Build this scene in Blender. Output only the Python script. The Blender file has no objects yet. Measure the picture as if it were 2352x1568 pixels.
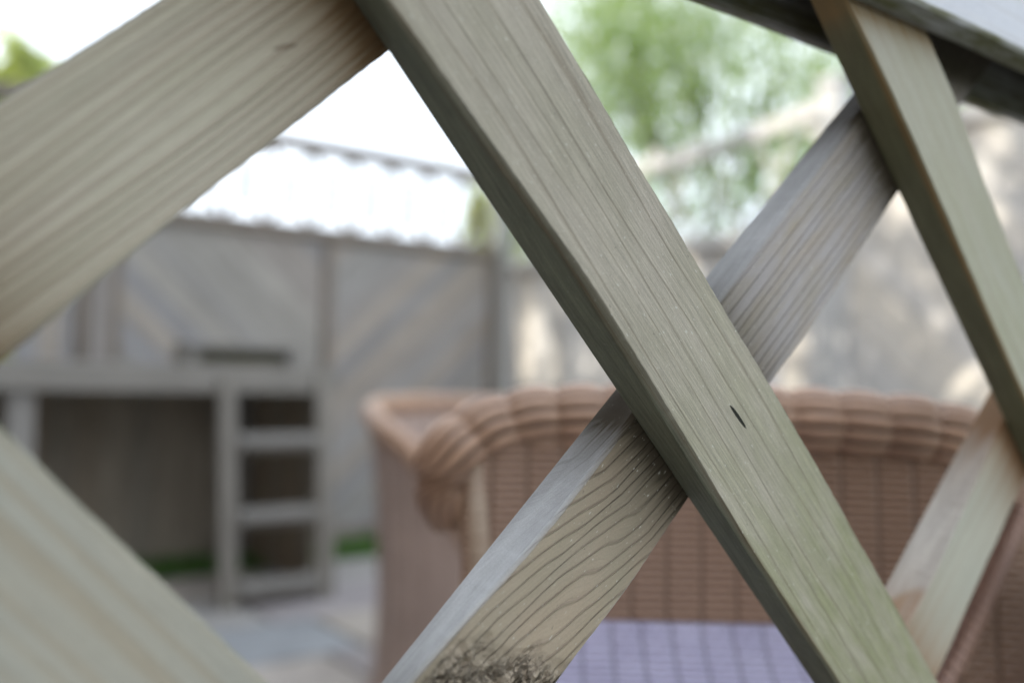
import bpy, math, random
import numpy as np
from mathutils import Matrix, Vector
R = math.radians
sc = bpy.context.scene
col = sc.collection

# ------------------------------------------------------------------ camera
CAMH = 0.95
cam_d = bpy.data.cameras.new('camera'); cam = bpy.data.objects.new('camera', cam_d); col.objects.link(cam)
cam.matrix_world = Matrix.Translation((0, 0, CAMH)) @ Matrix.Rotation(R(90+1.975), 4, 'X') @ Matrix.Rotation(R(1.52), 4, 'Z')
cam_d.sensor_width = 36; cam_d.lens = 36*2187.25/2352
cam_d.clip_start = 0.01; cam_d.clip_end = 500
cam_d.dof.use_dof = True; cam_d.dof.focus_distance = 0.318; cam_d.dof.aperture_fstop = 4.1
sc.camera = cam

# ------------------------------------------------------------------ sky, sun, exposure
SUN_EL, SUN_AZ = 38.0, 240.0      # azimuth: clockwise from +Y (240 = left, a little behind the camera)
sun_dir = Vector((math.sin(R(SUN_AZ))*math.cos(R(SUN_EL)), math.cos(R(SUN_AZ))*math.cos(R(SUN_EL)), math.sin(R(SUN_EL))))
world = bpy.data.worlds.new('World'); sc.world = world; world.use_nodes = True
wn = world.node_tree.nodes; wl = world.node_tree.links
bg = wn['Background']
sky = wn.new('ShaderNodeTexSky'); sky.sky_type = 'NISHITA'; sky.sun_disc = False
sky.sun_elevation = R(SUN_EL); sky.sun_rotation = R(SUN_AZ)
sky.dust_density = 4.0; sky.air_density = 1.0; sky.ozone_density = 1.0
# thin bright high cloud over the blue: a veil mixed over the sky, thicker in patches
tc = wn.new('ShaderNodeTexCoord'); cn = wn.new('ShaderNodeTexNoise'); cn.inputs['Scale'].default_value = 1.6; cn.inputs['Detail'].default_value = 4
cr = wn.new('ShaderNodeMapRange'); cr.inputs['From Min'].default_value = .35; cr.inputs['From Max'].default_value = .62
cr.inputs['To Min'].default_value = .35; cr.inputs['To Max'].default_value = .85
mx = wn.new('ShaderNodeMix'); mx.data_type = 'RGBA'
sx = wn.new('ShaderNodeSeparateXYZ'); wl.new(tc.outputs['Generated'], sx.inputs[0])
vg = wn.new('ShaderNodeMapRange'); vg.inputs['To Min'].default_value = 7.6; vg.inputs['To Max'].default_value = 19.0     # an overcast veil is brighter overhead than at the horizon
vm = wn.new('ShaderNodeVectorMath'); vm.operation = 'SCALE'; vm.inputs[0].default_value = (.92, 1.0, 1.10)
wl.new(sx.outputs['Z'], vg.inputs['Value']); wl.new(vg.outputs['Result'], vm.inputs['Scale']); wl.new(vm.outputs[0], mx.inputs['B'])
wl.new(tc.outputs['Generated'], cn.inputs['Vector']); wl.new(cn.outputs['Fac'], cr.inputs['Value'])
wl.new(cr.outputs['Result'], mx.inputs['Factor']); wl.new(sky.outputs['Color'], mx.inputs['A'])
wl.new(mx.outputs['Result'], bg.inputs['Color'])
bg.inputs['Strength'].default_value = 0.12
sun_l = bpy.data.lights.new('sun', 'SUN'); sun_l.energy = 3.0; sun_l.angle = R(0.55); sun_l.color = (1, .93, .82)
sun = bpy.data.objects.new('sun', sun_l); col.objects.link(sun)
sun.rotation_euler = sun_dir.to_track_quat('Z', 'Y').to_euler(); sun.location = sun_dir*30
sc.view_settings.view_transform = 'Standard'; sc.view_settings.look = 'None'
sc.view_settings.exposure = 1.15; sc.view_settings.gamma = 1.0

# ------------------------------------------------------------------ helpers
rng = np.random.default_rng(7); random.seed(7)

def smooth(a): return a*a*(3-2*a)
def hash1(i, s):
    v = np.sin(i*127.1+s*311.7)*43758.5453
    return v-np.floor(v)
def hash2(i, j, s):
    v = np.sin(i*127.1+j*269.5+s*74.7)*43758.5453
    return v-np.floor(v)
def noise1(x, s=0):
    i = np.floor(x); f = smooth(x-i)
    return hash1(i, s)*(1-f)+hash1(i+1, s)*f
def noise2(x, y, s=0):
    i = np.floor(x); j = np.floor(y); fx = smooth(x-i); fy = smooth(y-j)
    return (hash2(i, j, s)*(1-fx)+hash2(i+1, j, s)*fx)*(1-fy)+(hash2(i, j+1, s)*(1-fx)+hash2(i+1, j+1, s)*fx)*fy
def fbm2(x, y, s=0, o=3):
    a = 0; w = .5; t = 0
    for k in range(o): a = a+w*noise2(x*2**k, y*2**k, s+k); t += w; w *= .5
    return a/t

def tag(o, label=None, cat=None, group=None, kind=None):
    if label: o['label'] = label
    if cat: o['category'] = cat
    if group: o['group'] = group
    if kind: o['kind'] = kind
    return o
def thing(name, loc, label, cat, group=None):
    o = bpy.data.objects.new(name, None); col.objects.link(o); o.location = loc
    o.empty_display_size = .1
    return tag(o, label, cat, group)
def mesh_obj(name, verts, faces, mat, parent=None, attrs=None, smooth_s=False, mats=None, matidx=None, root=None):
    """verts in world space; stored relative to the top-level empty the part hangs under"""
    v = np.asarray(verts, dtype=float)
    off = np.zeros(3)
    p = parent
    while p is not None:
        off += np.array(p.location); p = p.parent
    me = bpy.data.meshes.new(name)
    fa = [list(map(int, f)) for f in faces] if not isinstance(faces, np.ndarray) else faces.tolist()
    me.from_pydata((v-off).tolist(), [], fa)
    for k, (typ, dat) in (attrs or {}).items():
        a = me.attributes.new(k, typ, 'POINT')
        a.data.foreach_set('vector' if typ == 'FLOAT_VECTOR' else 'value', np.asarray(dat, dtype=np.float32).ravel())
    for m in (mats or [mat]): me.materials.append(m)
    if matidx is not None: me.polygons.foreach_set('material_index', np.asarray(matidx, dtype=np.int32))
    if smooth_s: me.polygons.foreach_set('use_smooth', [True]*len(me.polygons))
    me.update()
    o = bpy.data.objects.new(name, me); col.objects.link(o)
    if parent is not None: o.parent = parent
    return o

class MB:
    """collects boxes, prisms, tubes with a per-vertex tint and grain coordinate"""
    def __init__(s): s.v = []; s.f = []; s.t = []; s.g = []
    def add(s, v, f, tint=.5, g=None):
        b = len(s.v); s.v += [tuple(map(float, p)) for p in v]; s.f += [[b+i for i in q] for q in f]
        s.t += [tint]*len(v); s.g += ([tuple(map(float, q)) for q in g] if g is not None else [(0, 0, 0)]*len(v))
    def box(s, c, ax, ay, az, hx, hy, hz, tint=.5, bev=0.0, grain=0):
        """box centred c, unit axes, half sizes; grain: index of the long axis"""
        c = np.array(c, float); A = [np.array(a, float) for a in (ax, ay, az)]; H = [hx, hy, hz]
        b = min(bev, .45*min(H)) if bev else 0
        seed = random.random()*50
        if b <= 0:
            P = [(i, j, k) for i in (-1, 1) for j in (-1, 1) for k in (-1, 1)]
            L = [np.array((i*H[0], j*H[1], k*H[2])) for i, j, k in P]
            F = [(0, 1, 3, 2), (4, 6, 7, 5), (0, 4, 5, 1), (2, 3, 7, 6), (0, 2, 6, 4), (1, 5, 7, 3)]
        else:
            L = []; idx = {}
            for i in (-1, 1):
                for j in (-1, 1):
                    for k in (-1, 1):
                        for a in range(3):
                            q = np.array((i*(H[0]-b), j*(H[1]-b), k*(H[2]-b)), float)
                            q[a] = (i, j, k)[a]*H[a]
                            idx[(i, j, k, a)] = len(L); L.append(q)
            F = []
            for a in range(3):
                o1, o2 = [x for x in range(3) if x != a]
                for sgn in (-1, 1):
                    q = []
                    for (p1, p2) in ((-1, -1), (1, -1), (1, 1), (-1, 1)):
                        t = [0, 0, 0]; t[a] = sgn; t[o1] = p1; t[o2] = p2
                        q.append(idx[(t[0], t[1], t[2], a)])
                    F.append(q)
            for a in range(3):
                o1, o2 = [x for x in range(3) if x != a]
                for p1 in (-1, 1):
                    for p2 in (-1, 1):
                        t0 = [0, 0, 0]; t1 = [0, 0, 0]; t0[a] = -1; t1[a] = 1
                        t0[o1] = t1[o1] = p1; t0[o2] = t1[o2] = p2
                        F.append([idx[(*t0, o1)], idx[(*t1, o1)], idx[(*t1, o2)], idx[(*t0, o2)]])
            for i in (-1, 1):
                for j in (-1, 1):
                    for k in (-1, 1):
                        F.append([idx[(i, j, k, 0)], idx[(i, j, k, 1)], idx[(i, j, k, 2)]])
        V = [c+q[0]*A[0]+q[1]*A[1]+q[2]*A[2] for q in L]
        o = [x for x in range(3) if x != grain]
        G = [(q[o[0]]+q[o[1]]*.8+seed, q[grain]+seed, q[o[1]]) for q in L]
        s.add(V, F, tint, G)
    def tube(s, pts, rad, n=12, tint=.5, cap=True):
        pts = [np.array(p, float) for p in pts]; rad = rad if hasattr(rad, '__len__') else [rad]*len(pts)
        V = []; G = []; up = np.array((0, 0, 1.)); L = 0
        t0 = pts[1]-pts[0]; a = np.cross(t0, up)
        if np.linalg.norm(a) < 1e-4: a = np.array((1., 0, 0))
        for i, p in enumerate(pts):
            t = pts[min(i+1, len(pts)-1)]-pts[max(i-1, 0)]; t /= np.linalg.norm(t)
            a = a-t*(a@t); a /= np.linalg.norm(a); b = np.cross(t, a)
            if i: L += np.linalg.norm(p-pts[i-1])
            for k in range(n):
                w = 2*math.pi*k/n
                V.append(p+rad[i]*(math.cos(w)*a+math.sin(w)*b)); G.append((w*rad[i], L, 0))
        F = [[i*n+k, i*n+(k+1) % n, (i+1)*n+(k+1) % n, (i+1)*n+k] for i in range(len(pts)-1) for k in range(n)]
        if cap: F += [list(range(n))[::-1], [(len(pts)-1)*n+k for k in range(n)]]
        s.add(V, F, tint, G)
    def build(s, name, mat, parent=None, smooth_s=False):
        return mesh_obj(name, s.v, s.f, mat, parent, {'tint': ('FLOAT', s.t), 'gc': ('FLOAT_VECTOR', s.g)}, smooth_s)

# ------------------------------------------------------------------ material helpers
class NT:
    def __init__(s, name):
        s.m = bpy.data.materials.new(name); s.m.use_nodes = True
        s.n = s.m.node_tree.nodes; s.l = s.m.node_tree.links; s.b = s.n['Principled BSDF']
    def attr(s, nm, out='Fac'):
        a = s.n.new('ShaderNodeAttribute'); a.attribute_name = nm; return a.outputs[out]
    def put(s, sock, v):
        if hasattr(v, 'links') or isinstance(v, bpy.types.NodeSocket): s.l.new(v, sock)
        else: sock.default_value = v
    def math(s, op, a, b=0.0, c=None, clamp=False):
        m = s.n.new('ShaderNodeMath'); m.operation = op; m.use_clamp = clamp
        s.put(m.inputs[0], a); s.put(m.inputs[1], b)
        if c is not None: s.put(m.inputs[2], c)
        return m.outputs[0]
    def sep(s, v):
        m = s.n.new('ShaderNodeSeparateXYZ'); s.put(m.inputs[0], v); return m.outputs
    def vec(s, x, y, z=0.0):
        m = s.n.new('ShaderNodeCombineXYZ'); s.put(m.inputs[0], x); s.put(m.inputs[1], y); s.put(m.inputs[2], z); return m.outputs[0]
    def noise(s, v, scale=1.0, detail=2.0, rough=.5):
        m = s.n.new('ShaderNodeTexNoise'); s.put(m.inputs['Vector'], v); m.inputs['Scale'].default_value = scale
        m.inputs['Detail'].default_value = detail; m.inputs['Roughness'].default_value = rough; return m.outputs['Fac']
    def vor(s, v, scale=1.0, feat='F1'):
        m = s.n.new('ShaderNodeTexVoronoi'); m.feature = feat; s.put(m.inputs['Vector'], v); m.inputs['Scale'].default_value = scale; return m.outputs['Distance']
    def ramp(s, f, stops):
        m = s.n.new('ShaderNodeValToRGB'); s.put(m.inputs[0], f); e = m.color_ramp.elements
        while len(e) < len(stops): e.new(.5)
        for q, (p, c) in zip(e, stops):
            q.position = p; q.color = (c, c, c, 1) if not hasattr(c, '__len__') else (*c, 1)
        return m.outputs[0]
    def maprange(s, f, a, b, c=0.0, d=1.0):
        m = s.n.new('ShaderNodeMapRange'); s.put(m.inputs[0], f)
        for i, x in enumerate((a, b, c, d)): s.put(m.inputs[i+1], x)
        return m.outputs[0]
    def mix(s, f, a, b, mode='MIX'):
        m = s.n.new('ShaderNodeMix'); m.data_type = 'RGBA'; m.blend_type = mode
        s.put(m.inputs['Factor'], f)
        for k, x in (('A', a), ('B', b)): s.put(m.inputs[k], (*x, 1) if isinstance(x, tuple) and len(x) == 3 else x)
        return m.outputs['Result']
    def bump(s, h, dist, strength=1.0, normal=None):
        m = s.n.new('ShaderNodeBump'); s.put(m.inputs['Height'], h); m.inputs['Distance'].default_value = dist
        m.inputs['Strength'].default_value = strength
        if normal is not None: s.l.new(normal, m.inputs['Normal'])
        return m.outputs[0]
    def done(s, color=None, rough=.8, normal=None, spec=.3):
        if color is not None: s.put(s.b.inputs['Base Color'], (*color, 1) if isinstance(color, tuple) and len(color) == 3 else color)
        s.put(s.b.inputs['Roughness'], rough); s.b.inputs['Specular IOR Level'].default_value = spec
        if normal is not None: s.l.new(normal, s.b.inputs['Normal'])
        return s.m

def batten_mat(name, cA, cB, cLine, K, line_amt, line_lo=.70, line_hi=.95, jit=1.0, ridge='line', ridge_mm=.25, fib=.5,
               green=(.20, .22, .12), stain_shade_c=(.085, .055, .025), marks=(), fleck=0.0, sidec=(.30,.30,.26), side_line=.3, fade=0.0):
    """sawn softwood: growth rings along the batten from the grain coordinate stored on the mesh"""
    N = NT(name)
    g, u, v = N.sep(N.attr('gc', 'Vector'))
    j = N.noise(N.vec(N.math('MULTIPLY', g, K*.45), N.math('MULTIPLY', u, 3.0)), 1, 2)
    ph = N.math('ADD', N.math('MULTIPLY', g, K), N.math('MULTIPLY', j, jit))
    r = N.math('FRACT', ph)
    if ridge == 'sine':
        wave = N.math('MULTIPLY_ADD', N.math('SINE', N.math('MULTIPLY', ph, 2*math.pi)), .5, .5)
        line = N.ramp(wave, [(0, 1.0), (.45, .25), (.7, 0)])
        hgt = N.ramp(wave, [(0, 0.0), (.5, .75), (1, 1)])
    else:
        line = N.ramp(r, [(0, .25), (.08, 0), (line_lo, 0), (line_hi, 1), (1, .5)])
        hgt = N.ramp(r, [(0, 0.0), (.10, .55), (.75, .9), (.9, 1), (.985, .15)])
    # ring strength changes from ring to ring and along it
    ringv = N.noise(N.vec(N.math('MULTIPLY', g, K*.8), N.math('MULTIPLY', u, 9.0), 3.3), 1, 2)
    line = N.math('MULTIPLY', line, N.maprange(ringv, .35, .62, .35, 1.0))
    if fade: line = N.math('MULTIPLY', line, N.math('MULTIPLY_ADD', N.attr('green'), -fade, 1.0))
    f1 = N.noise(N.vec(N.math('MULTIPLY', g, 2600), N.math('MULTIPLY', u, 110)), 1, 3, .6)
    f2 = N.noise(N.vec(N.math('MULTIPLY', g, 900), N.math('MULTIPLY', u, 22), 7.7), 1, 3, .6)
    gr = N.noise(N.vec(N.math('MULTIPLY', v, 2300), N.math('MULTIPLY', u, 1500), 1.7), 1, 2, .6)
    bl = N.noise(N.vec(N.math('MULTIPLY', v, 55), N.math('MULTIPLY', u, 20), 2.2), 1, 3)
    bl2 = N.noise(N.vec(N.math('MULTIPLY', v, 140), N.math('MULTIPLY', u, 30), 9.2), 1, 3, .6)
    c = N.mix(N.maprange(bl, .35, .65), cA, cB)
    gm = N.math('MULTIPLY', N.attr('green'), N.maprange(bl2, .30, .62, .35, 1.0), clamp=True)
    c = N.mix(gm, c, green)
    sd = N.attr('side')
    c = N.mix(sd, c, N.mix(N.maprange(bl2, .35, .65), sidec, tuple(x*.8 for x in sidec)))  # falling battens' dark and rising battens' pale sides paint in shade and skylight
    c = N.mix(N.math('MULTIPLY', N.math('MULTIPLY', line, line_amt), N.math('MULTIPLY_ADD', sd, side_line-1, 1.0)), c, cLine)
    fv = N.math('ADD', N.math('MULTIPLY', N.math('SUBTRACT', f1, .5), fib), N.math('MULTIPLY', N.math('SUBTRACT', f2, .5), fib*.6))
    fv = N.math('ADD', fv, N.math('MULTIPLY', N.math('SUBTRACT', gr, .5), .35))
    f3 = N.noise(N.vec(N.math('MULTIPLY', g, 1500), N.math('MULTIPLY', u, 9), 2.7), 1, 3, .7)
    fv = N.math('ADD', fv, N.math('MULTIPLY', N.math('SUBTRACT', f3, .5), fib*.9))
    fv = N.math('ADD', fv, 1.0)
    c = N.mix(1.0, c, N.vec(fv, fv, fv), 'MULTIPLY')
    st = N.math('MULTIPLY', N.attr('stain_shade'), N.maprange(N.math('ADD', f2, N.math('MULTIPLY', line, .5)), .2, .75, .8, 1.4), clamp=True)  # brown joint stain, with contact and groove shade painted in
    c = N.mix(st, c, stain_shade_c)
    # fine pale and dark specks, whiskers of fibre
    if fleck:
        fl = N.math('MULTIPLY', N.math('MULTIPLY_ADD', sd, -.8, 1.0), fleck)
        sp = N.noise(N.vec(N.math('MULTIPLY', v, 1100), N.math('MULTIPLY', u, 420), 5.1), 1, 1)
        c = N.mix(N.math('MULTIPLY', N.maprange(sp, .70, .76), fl), c, (.55, .55, .48))
        sp2 = N.noise(N.vec(N.math('MULTIPLY', v, 700), N.math('MULTIPLY', u, 350), 15.1), 1, 1)
        c = N.mix(N.math('MULTIPLY', N.maprange(sp2, .76, .80), fl), c, (.06, .05, .035))
    rk = N.attr('rough')
    cr1 = N.vor(N.vec(N.math('MULTIPLY', v, 330), N.math('MULTIPLY', u, 170)), 1, 'DISTANCE_TO_EDGE')
    crn = N.noise(N.vec(N.math('MULTIPLY', v, 420), N.math('MULTIPLY', u, 330), 4.), 1, 3, .7)
    wv = N.noise(N.vec(N.math('MULTIPLY', v, 160), N.math('MULTIPLY', u, 130), 8.), 1, 2)
    cra = N.noise(N.vec(N.math('MULTIPLY_ADD', wv, 1.2, N.math('MULTIPLY', v, 240)), N.math('MULTIPLY_ADD', crn, .8, N.math('MULTIPLY', u, 130)), 1.), 1, 4, .65)
    rdg = N.math('ABSOLUTE', N.math('SUBTRACT', cra, .5))
    crm = N.maprange(N.noise(N.vec(N.math('MULTIPLY', v, 110), N.math('MULTIPLY', u, 90), 6.), 1, 2), .40, .60)
    crack = N.math('MULTIPLY', N.math('MULTIPLY', N.maprange(rdg, .012, .05, 1, 0), crm), rk, clamp=True)
    crack = N.math('MAXIMUM', crack, N.math('MULTIPLY', N.maprange(cra, .34, .28, 0, 1), rk))
    c = N.mix(N.math('MULTIPLY', rk, .45), c, N.mix(cra, (.13, .10, .07), (.36, .31, .25)))
    c = N.mix(N.math('MULTIPLY', crack, .75), c, (.035, .026, .016))
    hs = None
    for (mu, mv, lu, lv, ang, col_, amt) in marks:
        du = N.math('SUBTRACT', u, mu); dv = N.math('SUBTRACT', v, mv); ca, sa = math.cos(ang), math.sin(ang)
        pu = N.math('ADD', N.math('MULTIPLY', du, ca/lu), N.math('MULTIPLY', dv, sa/lu))
        pv = N.math('ADD', N.math('MULTIPLY', du, -sa/lv), N.math('MULTIPLY', dv, ca/lv))
        d2 = N.math('ADD', N.math('MULTIPLY', pu, pu), N.math('MULTIPLY', pv, pv))
        mk = N.maprange(N.math('ADD', d2, N.math('MULTIPLY', N.math('SUBTRACT', f2, .5), .9)), .75, 1.05, amt, 0)
        c = N.mix(mk, c, col_)
        hs = mk if hs is None else N.math('ADD', hs, mk)
    n1 = N.bump(N.math('MULTIPLY', hgt, N.math('SUBTRACT', 1.0, sd)), ridge_mm*.001, 1.0)
    h2 = N.math('ADD', f1, N.math('MULTIPLY', gr, .8))
    n2 = N.bump(h2, .00016, .8, n1)
    h3 = N.math('MULTIPLY', crack, -1.0)
    if hs is not None: h3 = N.math('SUBTRACT', h3, N.math('MULTIPLY', hs, 1.0))
    n3 = N.bump(h3, .0012, 1.0, n2)
    n3 = N.bump(N.math('MULTIPLY', crn, rk), .0016, 1.0, n3)
    return N.done(c, .78, n3, .25)

def board_mat(name, cols, dark=(.10, .08, .06), fib=.5, rough=.85):
    N = NT(name)
    g, u, v = N.sep(N.attr('gc', 'Vector'))
    t = N.attr('tint')
    st = [(i/(len(cols)-1), c) for i, c in enumerate(cols)]
    c = N.ramp(t, st)
    f1 = N.noise(N.vec(N.math('MULTIPLY', g, 160), N.math('MULTIPLY', u, 5)), 1, 4, .6)
    f2 = N.noise(N.vec(N.math('MULTIPLY', g, 30), N.math('MULTIPLY', u, 2.5), 4.), 1, 3, .6)
    c = N.mix(N.maprange(f1, .45, .75, 0, fib), c, dark)
    k = N.maprange(f2, .25, .75, .75, 1.2); c = N.mix(1.0, c, N.vec(k, k, k), 'MULTIPLY')
    kn = N.vor(N.vec(N.math('MULTIPLY', g, 14), N.math('MULTIPLY', u, 2.2)), 1)
    c = N.mix(N.maprange(kn, .05, .12, .6, 0), c, dark)
    return N.done(c, rough, N.bump(f1, .001, .6))

def plain_mat(name, c, rough=.7, var=.2, scale=20, spec=.3):
    N = NT(name)
    tcn = N.n.new('ShaderNodeTexCoord')
    n = N.noise(tcn.outputs['Object'], scale, 4, .6)
    k = N.maprange(n, .3, .7, 1-var, 1+var)
    return N.done(N.mix(1.0, c, N.vec(k, k, k), 'MULTIPLY'), rough, N.bump(n, .003, .4), spec)

# ------------------------------------------------------------------ garden frame
AZ = 0.9260208; h = np.array((math.sin(AZ), math.cos(AZ), 0.)); nn = np.array((-math.cos(AZ), math.sin(AZ), 0.)); vz = np.array((0, 0, 1.))
U = 0.2195                       # distance from the camera to the front face of the trellis
T = 0.0739*U                     # batten thickness
CAM = np.array((0, 0, CAMH))
A1, A2 = 0.80455, 0.76031

# ------------------------------------------------------------------ trellis panel
D1 = math.cos(A1)*h-math.sin(A1)*vz; E1 = math.sin(A1)*h+math.cos(A1)*vz      # falling battens, front layer
D2 = math.cos(A2)*h+math.sin(A2)*vz; E2 = math.sin(A2)*h-math.cos(A2)*vz      # rising battens, back layer
ZT, ZB = .86, -3.95              # in units of U, relative to the camera height
HL, HR = -4.2, 5.2
trellis = thing('trellis_panel', CAM+nn*U+h*U*.5+vz*(-CAMH), 'pale green-grey timber lattice filling the foreground, its top rail grooved underneath', 'trellis')

def srange(dv, ev, off):
    """range of s (units U) where the batten's centre line stays inside the panel"""
    lo, hi = -50, 50
    for ax, a, b in ((h, HL, HR), (vz, ZB, ZT)):
        k = float(dv@ax); o = float(ev@ax)*off
        s1, s2 = sorted(((a-o)/k, (b-o)/k)); lo = max(lo, s1); hi = min(hi, s2)
    return lo, hi

def batten(layer, lo, hi, mat, seed, edgeL=None, edgeR=None, dens=(260, 30, 10), G=None, stain_shade=None, green=None, rough=None,
           focus=None, bevel=.0016, wany=0.0, label=None, disp=None):
    """one batten: full grid mesh. lo/hi = edge offsets (U). edgeL/R = measured wobble tables (s, off)."""
    dv, ev = (D1, E1) if layer == 0 else (D2, E2)
    s0, s1 = srange(dv, ev, (lo+hi)/2)
    nu, nf, ns = dens
    if focus:   # dense in the part in view
        a, b = max(focus[0], s0), min(focus[1], s1)
        ss = np.concatenate([np.linspace(s0, a, 20, endpoint=False), np.linspace(a, b, nu), np.linspace(b, s1, 21)[1:]])
    else: ss = np.linspace(s0, s1, nu)
    def tabv(tb, base):
        o = np.full(len(ss), base, float)
        if tb:
            x = np.array([q[0] for q in tb]); y = np.array([q[1] for q in tb])-base
            w = np.interp(ss, np.concatenate([[x[0]-.6], x, [x[-1]+.6]]), np.concatenate([[0], y, [0]]))
            k = np.ones(9)/9
            # resample evenly, smooth
            xs = np.linspace(ss[0], ss[-1], 400); ws = np.convolve(np.pad(np.interp(xs, ss, w), 4, 'edge'), k, 'valid')
            o += np.interp(ss, xs, ws)
        return o*U
    um = ss*U
    Lb = lo*U+(noise1(um*18, seed+4)-.5)*.0003
    L_ = tabv(edgeL, lo)+(noise1(um*60, seed)-.5)*.0003+(noise1(um*400, seed+1)-.5)*.00018
    R_ = tabv(edgeR, hi)+(noise1(um*50, seed+2)-.5)*.0003+(noise1(um*400, seed+3)-.5)*.00022
    # profile: (kind, w across 0..1, depth 0..1)
    prof = []
    wf = np.linspace(0, 1, nf)
    prof.append(('p', 0.))
    for w in wf: prof.append(('f', w))
    prof.append(('q', 1.))
    for w in np.linspace(0, 1, ns): prof.append(('r', w))
    for w in (1., .5, 0.): prof.append(('b', w))
    for w in np.linspace(1, 0, ns): prof.append(('l', w))
    P = len(prof); M = len(ss)
    x = np.zeros((M, P)); d = np.zeros((M, P)); g = np.zeros((M, P)); vv = np.zeros((M, P))
    bL = bevel+wany*np.clip(noise1(um*22, seed+9)*1.4-.2, 0, 1); bR = bevel*(.6+.8*noise1(um*30, seed+10))
    th = T*.985
    for i, (k, w) in enumerate(prof):
        if k == 'f': x[:, i] = L_+bL*.55+(R_-L_-bL*.55-bR*.5)*w; d[:, i] = 0; g[:, i] = x[:, i]
        elif k == 'p': x[:, i] = L_+bL*.5; d[:, i] = bL*.04; g[:, i] = x[:, i]
        elif k == 'q': x[:, i] = R_-bR*.45; d[:, i] = bR*.04; g[:, i] = x[:, i]
        elif k == 'r': x[:, i] = R_; d[:, i] = bR*.5+(th-bR)*w; g[:, i] = R_+d[:, i]*.7
        elif k == 'b': x[:, i] = Lb+bevel*.5+(R_-Lb-bevel)*w; d[:, i] = th; g[:, i] = x[:, i]+.01
        else: x[:, i] = L_+(Lb-L_)*smooth(np.float64(w)); d[:, i] = bL*.8+(th-bL*.8-bevel*.4)*w; g[:, i] = L_-d[:, i]*.7
        vv[:, i] = x[:, i]-lo*U if k in 'fbpq' else (x[:, i]-lo*U+(1 if k == 'r' else -1)*d[:, i])
    uu = np.repeat(um[:, None], P, 1)
    gg = g-lo*U
    if G is not None: gg = G(uu, vv, gg)
    else: gg = gg+(noise2(uu*6, vv*10, seed+20)-.5)*.006
    fm = np.array([1. if k == 'f' else 0. for k, _ in prof])[None, :]*np.ones((M, 1))
    sm = np.array([1. if k in 'lr' else (.45 if k in 'pq' else 0.) for k, _ in prof])[None, :]*np.ones((M, 1))
    dz = (fbm2(uu*40, vv*90, seed+30)-.5)*.0005
    if disp is not None: dz = dz+disp(uu, vv, gg)
    d = d-dz*fm
    base = CAM+nn*U*(1+(.0739 if layer else 0.0))
    X = base+uu[..., None]*dv+x[..., None]*ev+d[..., None]*nn
    idx = np.arange(M*P).reshape(M, P)
    a = idx[:-1]; b = idx[1:]
    F = np.stack([a, np.roll(a, -1, 1), np.roll(b, -1, 1), b], -1).reshape(-1, 4)
    F = F.tolist()+[list(map(int, idx[0][::-1])), list(map(int, idx[-1]))]
    if layer == 1: F = [f[::-1] for f in F]
    # brown joint stain plus painted contact shade: where a rising batten passes behind a falling one, or the batten enters the rail
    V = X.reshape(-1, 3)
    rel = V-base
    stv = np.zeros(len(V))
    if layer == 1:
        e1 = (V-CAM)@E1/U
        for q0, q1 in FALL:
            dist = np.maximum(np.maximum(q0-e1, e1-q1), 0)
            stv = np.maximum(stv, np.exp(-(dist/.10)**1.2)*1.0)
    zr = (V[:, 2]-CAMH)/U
    if layer == 1: stv = np.maximum(stv, np.clip((zr-.58)/.1, 0, 1)*.97)  # shade of the rail groove painted on the upper ends
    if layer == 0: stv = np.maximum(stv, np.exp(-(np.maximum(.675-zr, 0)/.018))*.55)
    if stain_shade is not None: stv = np.maximum(stv, stain_shade(uu, vv, fm, sm).reshape(-1))
    gv = (green(uu, vv, sm) if green is not None else np.zeros((M, P))+.25).reshape(-1)
    rv = (rough(uu, vv, fm) if rough is not None else np.zeros((M, P))).reshape(-1)
    gc = np.stack([gg, uu, vv], -1).reshape(-1, 3)
    o = mesh_obj('lattice_batten', V, F, mat, trellis, {'gc': ('FLOAT_VECTOR', gc), 'stain_shade': ('FLOAT', stv), 'green': ('FLOAT', gv), 'rough': ('FLOAT', rv), 'side': ('FLOAT', sm.reshape(-1))}, False)
    sh = np.ones(len(F), bool); sh[-2:] = False
    # smooth shading across the faces, sharp where bevel meets is fine at this density
    o.data.polygons.foreach_set('use_smooth', sh)
    o.data.set_sharp_from_angle(angle=R(28))
    if label: o['label'] = label
    return o

FALL = [(.7127+.8406*i, .7127+.8406*i+.2065) for i in range(-6, 6)]
FALL[5] = (-.135, .0699); FALL[6] = (.7127, .9204); FALL[7] = (1.5538, 1.7400)
RISE = [(.7552+.8430*i, .7552+.8430*i+.1995) for i in range(-6, 7)]
RISE[5] = (-.0836, .1131); RISE[6] = (.7552, .9555); RISE[7] = (1.5991, 1.7801)

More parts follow.
